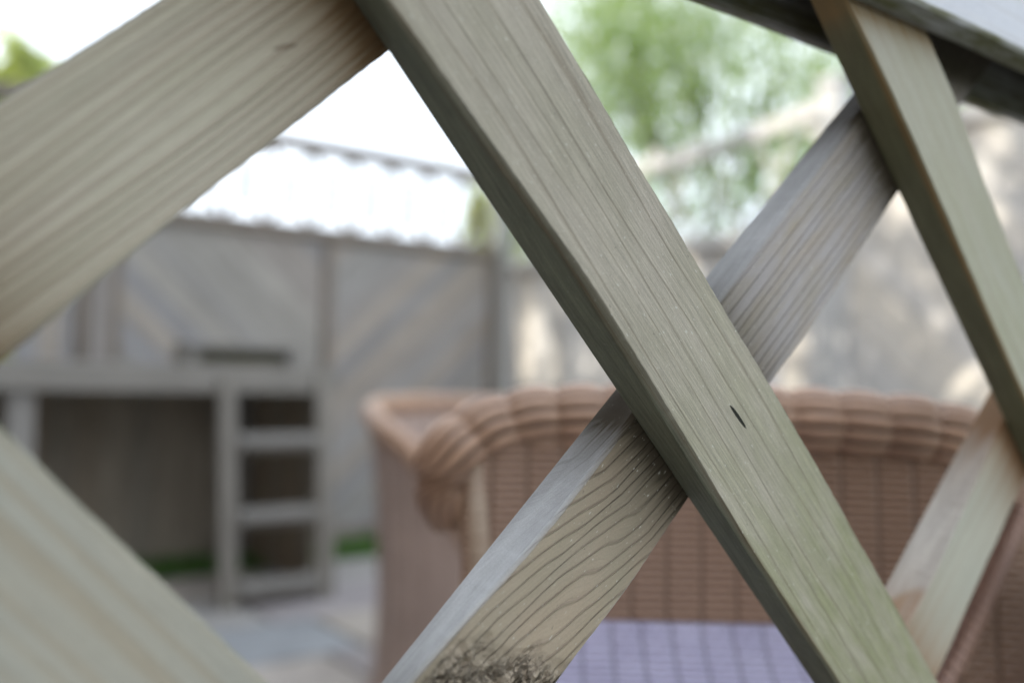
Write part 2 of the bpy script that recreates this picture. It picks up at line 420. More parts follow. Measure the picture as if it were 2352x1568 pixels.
pale = dict(cA=(.36, .34, .27), cB=(.42, .39, .33))
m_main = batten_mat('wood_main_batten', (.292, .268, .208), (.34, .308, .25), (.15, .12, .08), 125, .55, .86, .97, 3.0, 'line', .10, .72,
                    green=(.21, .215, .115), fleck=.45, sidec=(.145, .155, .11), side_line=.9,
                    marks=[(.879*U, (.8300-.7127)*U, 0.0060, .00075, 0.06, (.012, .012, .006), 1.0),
                           ])
m_curl = batten_mat('wood_curled_grain', (.32, .258, .178), (.285, .245, .17), (.13, .09, .065), 235, .62, .82, .97, .3, 'line', .65, .30,
                    green=(.335, .31, .295), stain_shade_c=(.05, .04, .025), fleck=.45, sidec=(.42, .43, .43), side_line=.05, fade=.7)
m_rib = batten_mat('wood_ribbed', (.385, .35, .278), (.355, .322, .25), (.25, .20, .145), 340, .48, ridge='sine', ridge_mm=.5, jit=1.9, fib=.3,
                   green=(.30, .30, .20), stain_shade_c=(.12, .075, .035),
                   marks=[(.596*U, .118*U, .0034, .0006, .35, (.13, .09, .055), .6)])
m_smooth = batten_mat('wood_smooth', (.35, .335, .27), (.335, .32, .245), (.26, .22, .15), 120, .3, jit=1.5, ridge_mm=.05, fib=.25, green=(.26, .265, .17), stain_shade_c=(.24, .15, .06), sidec=(.14, .14, .08))
m_smooth2 = batten_mat('wood_smooth_pale', (.36, .35, .28), (.335, .33, .265), (.26, .23, .17), 110, .3, jit=1.5, ridge_mm=.05, fib=.2, green=(.3, .31, .24), stain_shade_c=(.23, .135, .07), sidec=(.43, .40, .355))
m_ochre = batten_mat('wood_ochre_streaks', (.315, .295, .235), (.295, .285, .235), (.26, .20, .12), 150, .40, .40, .75, 2.4, 'line', .08, .25, green=(.27, .27, .23), sidec=(.2, .2, .15))
m_rail = batten_mat('wood_rail', (.56, .57, .59), (.52, .53, .56), (.40, .37, .34), 90, .4, jit=1.8, ridge_mm=.03, fib=.3, green=(.15, .15, .07), stain_shade_c=(.03, .028, .012))

# main falling batten, in focus
def g_main(u, v, g): return g+(noise2(u*5, v*0, 3)-.5)*.004+(noise2(u*14, v*60, 5)-.5)*.0016
def green_main(u, v, sm): return np.clip((u/U-.60)/.7, 0, 1)*.85+.05-sm*.3
def stain_shade_main(u, v, fm, sm):
    w = 1-np.clip(np.abs(v-(-.0006))/.0017, 0, 1)
    return w*(.25+.75*noise1(u*40, 4))*.75
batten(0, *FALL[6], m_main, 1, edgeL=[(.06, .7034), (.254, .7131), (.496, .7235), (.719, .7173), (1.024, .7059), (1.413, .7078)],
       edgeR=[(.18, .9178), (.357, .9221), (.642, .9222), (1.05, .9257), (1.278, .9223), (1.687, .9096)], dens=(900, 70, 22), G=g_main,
       green=green_main, stain_shade=stain_shade_main, focus=(-.05, 1.75), wany=.0022)
# rising batten behind it with the curled grain and the broken knot
def g_curl(u, v, g):
    s = u/U
    sh = np.interp(s, [-1, .20, .34, .45, .62, .78, 1.0, 1.6, 3], [.026, .026, .022, .0165, .0050, .0008, 0, -.001, -.001])
    sh = sh*(1+.15*np.sin(v*90))
    wob = (noise2(u*11, v*22, 11)-.5)*.0014
    gg = g+.0
    # crossing shift: further down the batten the rings drift to the upper-left edge
    w = v/(.2*U)
    base = v*1.0+.0009*np.sin(v*310+1.0)+.0003*np.sin(v*800)
    base = base+(g-v)*1.0
    return base+sh+wob
def rough_curl(u, v, fm):
    s = u/U
    lim = .300+.10*np.clip(v/.044, 0, 1)+.014*(noise1(v*300, 5)-.5)*2
    return np.clip((lim-s)/.05, 0, 1)*np.clip((s-.02)/.05, 0, 1)*(fm*.9+.1)*np.clip(v/.004, 0, 1)
def disp_curl(u, v, g):
    k = rough_curl(u, v, 1.0)
    return k*((fbm2(u*260, v*330, 8, 4)-.55)*.0062-.0008)
def green_curl(u, v, sm): return np.clip((u/U-.7)/.35, .1, 1)
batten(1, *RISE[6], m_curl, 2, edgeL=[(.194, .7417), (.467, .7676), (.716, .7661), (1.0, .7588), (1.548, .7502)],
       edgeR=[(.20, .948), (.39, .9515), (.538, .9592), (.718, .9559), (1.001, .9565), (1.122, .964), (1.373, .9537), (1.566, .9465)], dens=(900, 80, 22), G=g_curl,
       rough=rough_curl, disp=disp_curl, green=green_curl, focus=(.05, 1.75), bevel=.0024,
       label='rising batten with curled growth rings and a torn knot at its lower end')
# ribbed rising batten, upper left
batten(1, *RISE[5], m_rib, 3, edgeR=[(.152, .116), (.372, .1106), (.496, .1129), (.714, .1118)], dens=(600, 70, 12),
       G=lambda u, v, g: g+.0+(noise2(u*9, v*60, 17)-.5)*.0035, focus=(-.3, 1.0), bevel=.0018,
       disp=lambda u, v, g: (noise2(g*1100, u*8, 31)-.5)*.0003, label='rising batten with deeply ribbed weathered grain')
# smooth falling batten, right
batten(0, *FALL[7], m_smooth, 4, edgeL=[(.559, 1.5455), (.69, 1.5575), (.91, 1.5604), (1.356, 1.5501)], edgeR=[(.732, 1.7464), (.884, 1.7534), (1.049, 1.7333), (1.331, 1.7235)],
       dens=(400, 30, 14), focus=(.3, 2.2), green=lambda u, v, sm: np.clip((u/U-.6)/1.2, 0, .6)+sm*.5,
       stain_shade=lambda u, v, fm, sm: (1-np.clip(np.abs(v+.0008)/.0022, 0, 1))*.8)
# falling batten, lower left, ochre streaks
batten(0, *FALL[5], m_ochre, 5, dens=(400, 40, 10), focus=(-.3, 1.0), green=lambda u, v, sm: u*0+.2, G=lambda u, v, g: g+(noise2(u*10, v*40, 2)-.5)*.004,
       label='falling batten with soft ochre streaks')
# rising batten, lower right
batten(1, *RISE[7], m_smooth2, 6, edgeL=[(1.119, 1.6258), (1.504, 1.5947)], edgeR=[(1.003, 1.7913), (1.495, 1.7663)], dens=(700, 30, 12), focus=(.6, 2.1), green=lambda u, v, sm: u*0+.05,
       stain_shade=lambda u, v, fm, sm: sm*np.clip((1.105+np.clip(v/T, -1, 0)*.08-u/U)/.03, 0, 1)*.65)
for i, q in enumerate(FALL):
    if i not in (5, 6, 7):
        a, b = srange(D1, E1, sum(q)/2)
        if b-a > .3: batten(0, *q, m_smooth, 20+i, dens=(60, 8, 4))
for i, q in enumerate(RISE):
    if i not in (5, 6, 7):
        a, b = srange(D2, E2, sum(q)/2)
        if b-a > .3: batten(1, *q, m_ochre, 40+i, dens=(60, 8, 4))

def rail(name, prof, z_sign=1, seed=1, mat=m_rail, h0=HL, h1=HR):
    """extrude a closed profile of (depth k, z) in units U along h"""
    ss = np.linspace(h0-.05, h1+.05, 160); P = np.array(prof)
    M, n = len(ss), len(P)
    X = CAM+(ss*U)[:, None, None]*h+((1+P[:, 0])*U)[None, :, None]*nn+(P[:, 1]*U)[None, :, None]*vz
    wob = (noise2(np.repeat(ss[:, None], n, 1)*9, np.arange(n)[None, :]*3.3, seed)-.5)*.0007
    X = X+wob[..., None]*vz
    idx = np.arange(M*n).reshape(M, n); a = idx[:-1]; b = idx[1:]
    F = np.stack([a, b, np.roll(b, -1, 1), np.roll(a, -1, 1)], -1).reshape(-1, 4).tolist()+[list(map(int, idx[0])), list(map(int, idx[-1][::-1]))]
    arc = np.concatenate([[0], np.cumsum(np.linalg.norm(np.diff(P, axis=0), axis=1))])*U
    gc = np.stack([np.repeat(arc[None], M, 0), np.repeat(ss[:, None]*U, n, 1), np.repeat(arc[None], M, 0)], -1).reshape(-1, 3)
    zz = np.repeat(P[None, :, 1], M, 0).reshape(-1)+0; kk = np.repeat(P[None, :, 0], M, 0).reshape(-1)
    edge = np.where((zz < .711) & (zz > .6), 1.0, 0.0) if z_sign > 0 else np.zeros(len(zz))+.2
    stv = np.where((zz > .72) & (kk > -.02) & (kk < .165), .97, 0.)+np.where((zz < .705) & (kk < .17), .45, 0) if z_sign > 0 else np.zeros(len(zz))  # shade in the groove and under the rail, painted dark
    return mesh_obj(name, X.reshape(-1, 3), F, mat, trellis, {'gc': ('FLOAT_VECTOR', gc), 'stain_shade': ('FLOAT', stv), 'green': ('FLOAT', edge), 'rough': ('FLOAT', zz*0), 'side': ('FLOAT', zz*0)})
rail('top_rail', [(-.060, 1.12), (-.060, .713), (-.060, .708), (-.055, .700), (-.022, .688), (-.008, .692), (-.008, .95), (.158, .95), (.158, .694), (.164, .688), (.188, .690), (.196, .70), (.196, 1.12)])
rail('bottom_rail', [(-.06, -3.9), (-.06, -4.12), (.20, -4.12), (.20, -3.9), (.158, -3.9), (.158, -3.97), (-.008, -3.97), (-.008, -3.9)], -1, 5)
for hh in (HL-.22, HR+.22):
    b = MB(); b.box(CAM+h*hh*U+nn*U*1.07-vz*(CAMH-.62), h, nn, vz, .035, .035, .62, .5, .004, 2)
    o = b.build('lattice_post', m_rail, trellis)

# ------------------------------------------------------------------ back fences
C = np.array((-.07, 5.83, 0.))
w = np.array((math.cos(AZ), -math.sin(AZ), 0.))    # from the corner towards the camera, right-hand fence
m_fence = board_mat('weathered_fence_boards', [(.34, .325, .32), (.30, .285, .26), (.37, .345, .31), (.365, .32, .275), (.28, .27, .265), (.345, .335, .34)], (.12, .10, .085), .55)
m_frame = board_mat('weathered_fence_frame', [(.20, .165, .13), (.27, .24, .22), (.30, .30, .29)], (.09, .07, .05), .5)
m_fence_r = board_mat('pale_fence_boards', [(.55, .545, .53), (.48, .47, .45), (.57, .53, .46), (.50, .51, .53)], (.2, .17, .14), .4)
m_post = board_mat('grey_green_post', [(.33, .345, .32), (.39, .39, .37), (.46, .46, .45)], (.13, .13, .11), .4)

def clip_poly(poly, x0, x1, y0, y1):
    for ax, lim, sg in ((0, x0, 1), (0, x1, -1), (1, y0, 1), (1, y1, -1)):
        out = []
        for i in range(len(poly)):
            a, b = poly[i], poly[(i+1) % len(poly)]
            ia, ib = sg*(a[ax]-lim) >= 0, sg*(b[ax]-lim) >= 0
            if ia: out.append(a)
            if ia != ib:
                t = (lim-a[ax])/(b[ax]-a[ax]); out.append((a[0]+(b[0]-a[0])*t, a[1]+(b[1]-a[1])*t))
        poly = out
        if not poly: return []
    return poly
def prism(mb, poly, org, ax, az, an, th, tint, ang):
    n = len(poly)
    V = []; G = []
    ca, sa = math.cos(ang), math.sin(ang); sd = random.random()*9
    for d in (0, th):
        for (x, z) in poly:
            V.append(org+ax*x+az*z+an*d); G.append((-x*sa+z*ca+sd, x*ca+z*sa+sd, 0))
    F = [list(range(n))[::-1], list(range(n, 2*n))]+[[i, (i+1) % n, n+(i+1) % n, n+i] for i in range(n)]
    mb.add(V, F, tint, G)
def strips(mb, x0, x1, z0, z1, ang, bw, gap, org, ax, an, th, jitter=.004, tints=None):
    ca, sa = math.cos(ang), math.sin(ang); cx, cz = (x0+x1)/2, (z0+z1)/2; Rr = math.hypot(x1-x0, z1-z0)
    k = int(Rr/(bw+gap))+1
    for i in range(-k, k+1):
        o = i*(bw+gap)
        q = [(cx+s*Rr*ca-(o+t)*sa, cz+s*Rr*sa+(o+t)*ca) for s, t in ((-1, 0), (1, 0), (1, bw), (-1, bw))]
        q = clip_poly(q, x0, x1, z0, z1)
        if len(q) > 2: prism(mb, q, org+an*random.uniform(0, jitter), ax, vz, an, th, random.choice(tints) if tints else random.random(), ang)

def fence_panel(org, ax, an, W, solid, top, angs, label, mboard, mframe, curve=0.0, lattice=True, latpitch=.24, grp=None, lw=.037, stile=True):
    """org: foot of one end, ax along, an = outward normal towards the camera side. angs: angles of the boards in each half"""
    t = thing('garden_fence', org+ax*W/2, label, 'fence', grp)
    b = MB(); n = len(angs)
    for i, a in enumerate(angs):
        strips(b, W*i/n+.02, W*(i+1)/n-.02, .08, solid-.03, a, .098, .003, org-an*.012, ax, an, .014)
    b.build('boards', mboard, t)
    f = MB()
    f.box(org+ax*W/2+vz*(solid-.02)+an*.012, ax, an, vz, W/2, .028, .030, .1, .004, 0)
    f.box(org+ax*W/2+vz*.07+an*.006, ax, an, vz, W/2, .022, .035, .3, .004, 0)
    for x in ([.022, W-.022]+([W/2] if stile else [])):
        f.box(org+ax*x+vz*(solid/2+.03)+an*.010, ax, an, vz, .026, .020, solid/2-.085, .15, .003, 2)
    f.build('frame', mframe, t)
    if lattice:
        l = MB(); H = top-solid-.04; z0 = solid+.01
        # crossing laths rising from evenly spaced feet
        dx = latpitch/2*(H/ (H))
        k = int(W/latpitch)+3
        for layer, sgn in ((0, 1), (1, -1)):
            for i in range(-2, k+1):
                x0 = i*latpitch+.02
                ca, sa = sgn*latpitch, H
                q = [(x0-lw/2, z0-.03), (x0+lw/2, z0-.03), (x0+ca+lw/2, z0+H+.02), (x0+ca-lw/2, z0+H+.02)]
                q = clip_poly(q, .0, W, z0-.01, top)
                if len(q) > 2: prism(l, q, org+an*(-.008+layer*.0085), ax, vz, an, .008, random.random(), math.atan2(sa, ca))
        l.build('lattice_topper', mframe, t)
        c = MB(); N_ = 14
        pts = []
        for j in range(N_):
            xa, xb = W*j/N_, W*(j+1)/N_
            f_ = lambda x: top+curve*((2*x/W-1)**2-1)
            za, zb = f_(xa), f_(xb)
            q = [(xa, za-.036), (xb, zb-.036), (xb, zb+.036), (xa, za+.036)]
            prism(c, q, org-an*.026, ax, vz, an, .052, .2, 0)
        c.build('capping', mframe, t)
    return t
def fence_post(p, ht, label, mat=m_post, r=.05, tint=.4):
    t = thing('fence_post', p, label, 'fence post', 'fence posts')
    b = MB(); b.box(p+vz*(ht/2-.05), h, w, vz, r, r, ht/2+.05, tint, .004, 2); b.build('shaft', mat, t)
    c = MB(); c.box(p+vz*(ht+.012), h, w, vz, r+.012, r+.012, .012, tint, .004, 0)
    zt = ht+.024; V = [p+h*a*(r)+w*b_*(r)+vz*zt for a, b_ in ((-1, -1), (1, -1), (1, 1), (-1, 1))]+[p+vz*(zt+.03)]
    c.add(V, [(0, 1, 4), (1, 2, 4), (2, 3, 4), (3, 0, 4)], tint)
    c.build('cap', mat, t)
    return t
WL = 2.22
grpL = 'fence panels behind the play deck and chairs'
# left-hand fence, parallel to the trellis; local x runs from the corner to the left
fence_panel(C-h*.06, -h, w, WL, 1.70, 2.14, [R(-42), R(42)], 'grey chevron-boarded fence panel directly behind the ladder, lattice strip along its top', m_fence, m_frame, grp=grpL)
fence_panel(C-h*(.06+WL+.10), -h, w, WL, 1.70, 2.14, [R(90)], 'grey upright-boarded fence panel behind the left end of the play deck', m_fence, m_frame, grp=grpL)
fence_post(C, 2.16, 'grey-green corner post where the two back fences meet')
fence_post(C-h*(.06+WL+.05), 2.16, 'fence post behind the middle of the play deck', m_frame, .045, .6)
fence_post(C-h*(.06+2*WL+.15), 2.16, 'fence post at the far left end of the back fence, beside the added brick block')
# right-hand fence comes towards the camera
fence_panel(C+w*.06, w, -h, 2.22, 1.62, 2.12, [R(90)], 'pale fence panel between corner post and tall post, leafy lattice along its top', m_fence_r, m_fence_r, curve=.10, latpitch=.30, grp=grpL, stile=False, lw=.04)
fence_post(C+w*2.33, 2.20, 'tall pale fence post right of the leafy lattice', m_post, .05, 1.0)
fence_panel(C+w*2.38, w, -h, 2.22, 1.98, 2.3, [R(-42), R(42)], 'pale diagonal-boarded fence panel at the right edge, without lattice', m_fence_r, m_fence_r, lattice=False, grp=grpL)
fence_post(C+w*4.65, 2.0, 'pale fence post beyond the right edge', m_post, .05, 1.0)

# ------------------------------------------------------------------ ground
def struct(o): o['kind'] = 'structure'; return o
N = NT('lawn_turf'); tcn = N.n.new('ShaderNodeTexCoord'); n_ = N.noise(tcn.outputs['Object'], 3, 6, .6)
m_soil = N.done(N.mix(n_, (.035, .055, .018), (.06, .08, .028)), .95, N.bump(n_, .02, .5))
struct(mesh_obj('ground', [(-90, -90, 0), (90, -90, 0), (90, 90, 0), (-90, 90, 0)], [(0, 1, 2, 3)], m_soil))
N = NT('stone_flags'); t = N.attr('tint'); tcn = N.n.new('ShaderNodeTexCoord')
n1_ = N.noise(tcn.outputs['Object'], 6, 5, .6); n2_ = N.noise(tcn.outputs['Object'], 40, 4, .6)
c = N.ramp(t, [(0, (.28, .29, .32)), (.35, (.25, .26, .27)), (.65, (.37, .33, .29)), (1, (.30, .275, .28))])
k = N.math('ADD', N.maprange(n1_, .3, .7, .75, 1.15), N.maprange(n2_, .3, .7, -.1, .1)); c = N.mix(1.0, c, N.vec(k, k, k), 'MULTIPLY')
m_flag = N.done(c, .7, N.bump(n2_, .004, .5))
b = MB()
u0 = C+w*.42
P0 = C-h*5.2
for i in range(13):          # courses away from the fence
    xx = -.3*(i % 3)
    y = .50+i*.452
    while xx < 6.4:
        L_ = random.choice((.45, .6, .75))
        cc = P0+h*(xx+L_/2)+w*(y+.22)+vz*(.012+random.uniform(-.002, .002))
        b.box(cc, h, w, vz, L_/2-.006, .220, .016, random.random(), .005, 0)
        xx += L_+.006
o = b.build('patio', m_flag); struct(o)

def blades(name, n, area, hgt, mat, label=None, kind=None, org=None, ax=h, ay=w, lean=.4, wd=.004):
    r = np.random.default_rng(5)
    x = r.uniform(0, area[0], n); y = r.uniform(0, area[1], n); a = r.uniform(0, 2*np.pi, n); H = hgt*r.uniform(.5, 1.1, n)
    P = org+x[:, None]*ax+y[:, None]*ay
    dx = np.stack([np.cos(a), np.sin(a), a*0], -1)*wd; ln = np.stack([np.cos(a+1.5), np.sin(a+1.5), a*0], -1)*(H*lean*r.uniform(0, 1, n))[:, None]
    V = np.stack([P-dx, P+dx, P+ln+H[:, None]*vz], 1).reshape(-1, 3)
    F = np.arange(3*n).reshape(-1, 3)
    o = mesh_obj(name, V, F, mat, None, {'tint': ('FLOAT', np.repeat(r.uniform(0, 1, n), 3))})
    return tag(o, label, None, None, kind)
def leaf_mat(name, c0, c1, c2, trans=.45):
    N = NT(name); t = N.attr('tint'); c = N.ramp(t, [(0, c0), (.5, c1), (1, c2)])
    N.done(c, .5, None, .4)
    tr = N.n.new('ShaderNodeBsdfTranslucent'); N.put(tr.inputs['Color'], N.mix(.5, c, N.mix(1.0, c, (1.6, 1.9, .6), 'MULTIPLY')))
    ms = N.n.new('ShaderNodeMixShader'); ms.inputs[0].default_value = trans
    N.l.new(N.b.outputs[0], ms.inputs[1]); N.l.new(tr.outputs[0], ms.inputs[2])
    N.l.new(ms.outputs[0], N.n['Material Output'].inputs['Surface']); return N.m
m_grass = leaf_mat('grass_blades', (.06, .14, .03), (.09, .20, .04), (.13, .24, .06), .3)
o = blades('grass', 9000, (5.2, .36), .09, m_grass, 'narrow strip of green grass along the foot of the back fence', 'stuff', C-h*5.2+w*.08)

# ------------------------------------------------------------------ raised play deck with ladder
Pd = np.array((-.984, 3.87, 0.))          # the ladder's middle, front edge of the deck
def dp(s, d=0, z=0): return Pd+h*s-w*d+vz*z         # s along the deck, d back towards the fence
deck = thing('play_deck', dp(-.7, .4), 'weathered grey raised timber play deck standing in front of the back fence', 'play deck')
m_deck = board_mat('weathered_deck', [(.185, .17, .145), (.22, .205, .18), (.24, .23, .215)], (.09, .075, .055), .45)
b = MB()
for i in range(8): b.box(dp(-.93, .04+i*.112, .945), h, w, vz, 1.21, .053, .011, random.random(), .002, 0)
b.build('deck_boards', m_deck, deck)
b = MB(); b.box(dp(-.93, -.018, .902), h, w, vz, 1.23, .014, .052, .6, .003, 0); b.build('fascia', m_deck, deck)
for s_ in (.268, -2.13):
    b = MB(); b.box(dp(s_, .46, .894), w, h, vz, .45, .014, .04, .5, .003, 0); b.build('side_joist', m_deck, deck)
for s_, d_ in ((-.90, .05), (-2.08, .05), (.22, .86), (-.90, .86), (-2.08, .86)):
    b = MB(); b.box(dp(s_, d_, .466), h, w, vz, .045, .045, .464, .9, .004, 2); b.build('leg', m_deck, deck)
b = MB()   # added infill wall, set back, so the space under the deck goes dark
strips(b, 0, 2.28, .03, .88, R(90), .12, .002, dp(-2.04, .90), h, w, .012)
m_under = board_mat('added_under_deck_boards', [(.33, .285, .22), (.26, .235, .19), (.34, .26, .175)], (.03, .025, .02), .5)
b.build('added_back_skirt', m_under, deck)
b = MB(); strips(b, 0, .80, .03, .88, R(90), .11, .002, dp(.255, .90), w, h, .012); b.build('added_side_skirt', m_under, deck)  # side walls added to keep light out from under the deck
b = MB(); strips(b, 0, .80, .03, .88, R(90), .11, .002, dp(-2.11, .90), w, h, .012); b.build('added_side_skirt', m_under, deck)
# low opening at the back edge of the deck, its shade built as a dark board
kick = thing('low_bench', dp(.03, .5, .957), 'low timber bench board lying on the play deck above the ladder', 'bench')
b = MB(); b.box(dp(.03, .42, 1.035), h, w, vz, .25, .10, .012, .9, .003, 0); b.build('seat', m_deck, kick)
b = MB(); b.box(dp(.03, .40, .992), h, w, vz, .225, .010, .030, .0, .002, 0); b.build('gap_shade_board', board_mat('gap_shade_olive', [(.085, .078, .04), (.10, .09, .05)], (.04, .035, .02), .3), kick)  # dark olive board painted as the shade inside the gap
for s_ in (-.20, .255):
    b = MB(); b.box(dp(s_, .42, .990), h, w, vz, .025, .09, .032, .9, .003, 0); b.build('bench_foot', m_deck, kick)
# ladder
lad = thing('ladder', dp(.0, -.12, 0), 'weathered grey wooden ladder with flat treads leaning against the play deck', 'ladder')
def lp(s, z): return dp(s, -.03-.10*(1-z/.93), z)       # leans towards the deck at the top
ldir = (lp(0, .93)-lp(0, 0)); ldir /= np.linalg.norm(ldir); lnrm = np.cross(h, ldir)
for s_ in (-.185, .22):
    b = MB(); b.box(lp(s_, .455), h, lnrm, ldir, .034, .020, .462, .35, .003, 2); b.build('side_rail', m_deck, lad)
for z_ in (.665, .375, .10):
    b = MB(); b.box(lp(.0175, z_), h, w, vz, .168, .055, .020, .95, .004, 0); b.box(lp(.0175, z_-.028), h, w, vz, .167, .012, .018, .4, 0, 0); b.build('tread', m_deck, lad)

# ------------------------------------------------------------------ wicker
def wicker_mat(name, c0, c1, su, sv, rough=.42, bmm=2.2, spec=.5, stakes=True, pw=.6):
    """woven cane: stakes every su, strands every sv; gc = (along, up) in metres"""
    N = NT(name); a, b_, _ = N.sep(N.attr('gc', 'Vector'))
    pa = N.math('MULTIPLY', a, 1/su); pb = N.math('MULTIPLY', b_, 1/sv)
    row = N.math('FLOOR', pb)
    alt = N.math('MULTIPLY', N.math('MODULO', N.math('ABSOLUTE', row), 2.0), .5)
    over = N.math('MULTIPLY_ADD', N.math('SINE', N.math('MULTIPLY', N.math('ADD', pa, alt), 2*math.pi)), .5, .5)
    rb = N.math('SINE', N.math('MULTIPLY', N.math('FRACT', pb), math.pi))
    hgt = N.math('MULTIPLY', N.math('POWER', rb, pw), N.math('MULTIPLY_ADD', over, .35, .65))
    st = N.ramp(N.math('ABSOLUTE', N.math('SUBTRACT', N.math('FRACT', N.math('MULTIPLY', pa, .5)), .5)), [(0, .0), (.04, .1), (.11, 1), (1, 1)])
    if stakes: hgt = N.math('MULTIPLY', hgt, N.math('MULTIPLY_ADD', st, .75, .25))
    cn_ = N.noise(N.vec(N.math('MULTIPLY', a, 30), row), 1, 3); c = N.mix(N.maprange(cn_, .3, .7), c0, c1)
    big = N.noise(N.vec(N.math('MULTIPLY', a, 5), N.math('MULTIPLY', b_, 5), 3.), 1, 2)
    k = N.math('MULTIPLY', N.maprange(hgt, 0, .6, .42, 1.0), N.maprange(big, .3, .7, .85, 1.12))  # shade in the crevices between strands, painted into the cane colour
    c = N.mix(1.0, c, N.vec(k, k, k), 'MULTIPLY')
    return N.done(c, rough, N.bump(hgt, bmm*.001, 1.0), spec)
m_wback = wicker_mat('wicker_back', (.21, .125, .085), (.28, .17, .115), .028, .0085)
m_wseat = wicker_mat('wicker_seat', (.40, .34, .40), (.45, .39, .46), .025, .0105, .36, 1.3, .7)  # lilac sky reflection put into the base colour
m_wshell = wicker_mat('wicker_shell', (.37, .275, .225), (.42, .315, .265), .03, .009, .5)
m_wpost = wicker_mat('wicker_wrap', (.40, .30, .21), (.36, .25, .17), .5, .0065, .45, .7, stakes=False)
m_wroll = wicker_mat('wicker_roll', (.34, .20, .125), (.50, .31, .20), .3, .011, .40, .4, pw=1.6, stakes=False)

def grid_obj(name, fn, us, vs, mat, parent, thick=None, gfn=None):
    uu, vv = np.meshgrid(us, vs, indexing='ij')
    X = fn(uu, vv)
    M, n = uu.shape; idx = np.arange(M*n).reshape(M, n)
    F = np.stack([idx[:-1, :-1], idx[1:, :-1], idx[1:, 1:], idx[:-1, 1:]], -1).reshape(-1, 4).tolist()
    gu, gv = gfn(uu, vv) if gfn else (uu, vv)
    gc = np.stack([gu, gv, gu*0], -1).reshape(-1, 3); V = X.reshape(-1, 3)
    o = mesh_obj(name, V, F, mat, parent, {'gc': ('FLOAT_VECTOR', gc)}, True)
    if thick:
        m = o.modifiers.new('thickness', 'SOLIDIFY'); m.thickness = thick; m.offset = 0
    return o
def roll(name, path, rad, mat, parent, band=.077, strands=22, phase=0, squash=1.0, res=.006, win=.05):
    """fat braided rim: tube of lengthwise strands that go over and under in bands"""
    P = np.array(path, float); seg = np.concatenate([[0], np.cumsum(np.linalg.norm(np.diff(P, axis=0), axis=1))])
    L_ = seg[-1]; M = int(L_/res); s = np.linspace(0, L_, M)
    # smooth curve through control points
    def sp(k):
        y = np.interp(s, seg, P[:, k]); kk = max(3, int(win/L_*M)); kk += 1-kk % 2
        pad = np.pad(y, kk//2, 'reflect', reflect_type='odd'); return np.convolve(pad, np.ones(kk)/kk, 'valid')
    X = np.stack([sp(0), sp(1), sp(2)], -1)
    tg = np.gradient(X, axis=0); tg /= np.linalg.norm(tg, axis=1)[:, None]
    a = np.cross(tg, vz); a /= np.maximum(np.linalg.norm(a, axis=1), 1e-6)[:, None]; b_ = np.cross(a, tg)
    n = strands*6; th = np.linspace(0, 2*np.pi, n, endpoint=False)
    k = np.floor(th*strands/(2*np.pi)); loc = th*strands/(2*np.pi)-k
    stv = np.sqrt(np.maximum(np.sin(loc*np.pi), 0))
    alt = (k % 2)*.5
    ph = s[:, None]/band+phase+alt[None]*.10
    bulge = np.abs(np.sin(np.pi*ph))**.35
    r0 = np.interp(s, seg, rad if hasattr(rad, '__len__') else [rad]*len(P))
    rr = r0[:, None]*(.66+.20*bulge+.16*stv[None])
    V = X[:, None]+rr[..., None]*(np.cos(th)[None, :, None]*a[:, None]+np.sin(th)[None, :, None]*b_[:, None]*squash)
    idx = np.arange(M*n).reshape(M, n); A = idx[:-1]; B = idx[1:]
    F = np.stack([A, np.roll(A, -1, 1), np.roll(B, -1, 1), B], -1).reshape(-1, 4).tolist()+[list(map(int, idx[0][::-1])), list(map(int, idx[-1]))]
    gc = np.stack([np.repeat(s[:, None], n, 1), np.repeat(k[None]*.011+loc[None]*.011, M, 0), rr*0], -1).reshape(-1, 3)
    return mesh_obj(name, V.reshape(-1, 3), F, mat, parent, {'gc': ('FLOAT_VECTOR', gc)}, True)

# near bar chair, right behind the trellis: we look over its seat at the inside of its low back
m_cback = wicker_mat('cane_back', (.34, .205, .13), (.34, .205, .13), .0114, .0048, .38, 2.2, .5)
m_cseat = wicker_mat('cane_seat', (.46, .43, .60), (.56, .53, .70), .0095, .0050, .34, 2.6, .6)  # lilac paints the sky's reflection on the seat into its colour
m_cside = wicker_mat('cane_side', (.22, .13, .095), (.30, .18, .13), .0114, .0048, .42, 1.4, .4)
KA = .35
def S(x, y, z): return np.stack([x*KA, y*KA, CAMH+(z-CAMH)*KA], -1)
chA = thing('wicker_bar_chair', (.17, .66, 0), 'brown wicker bar chair with a braided roll along its low back, right behind the lattice', 'bar chair')
XL, XR = -.10, .95
def backline(x):
    q = (x-.43)/.52; return 1.83-.05*q**2
gS = lambda a, b_: (a*KA, b_*KA)
grid_obj('backrest', lambda x, z: S(x, backline(x)-.02-.06*(1-(z-.40)/.5), z), np.linspace(XL+.02, XR, 80), np.linspace(.40, .86, 60), m_cback, chA, .008, gS)
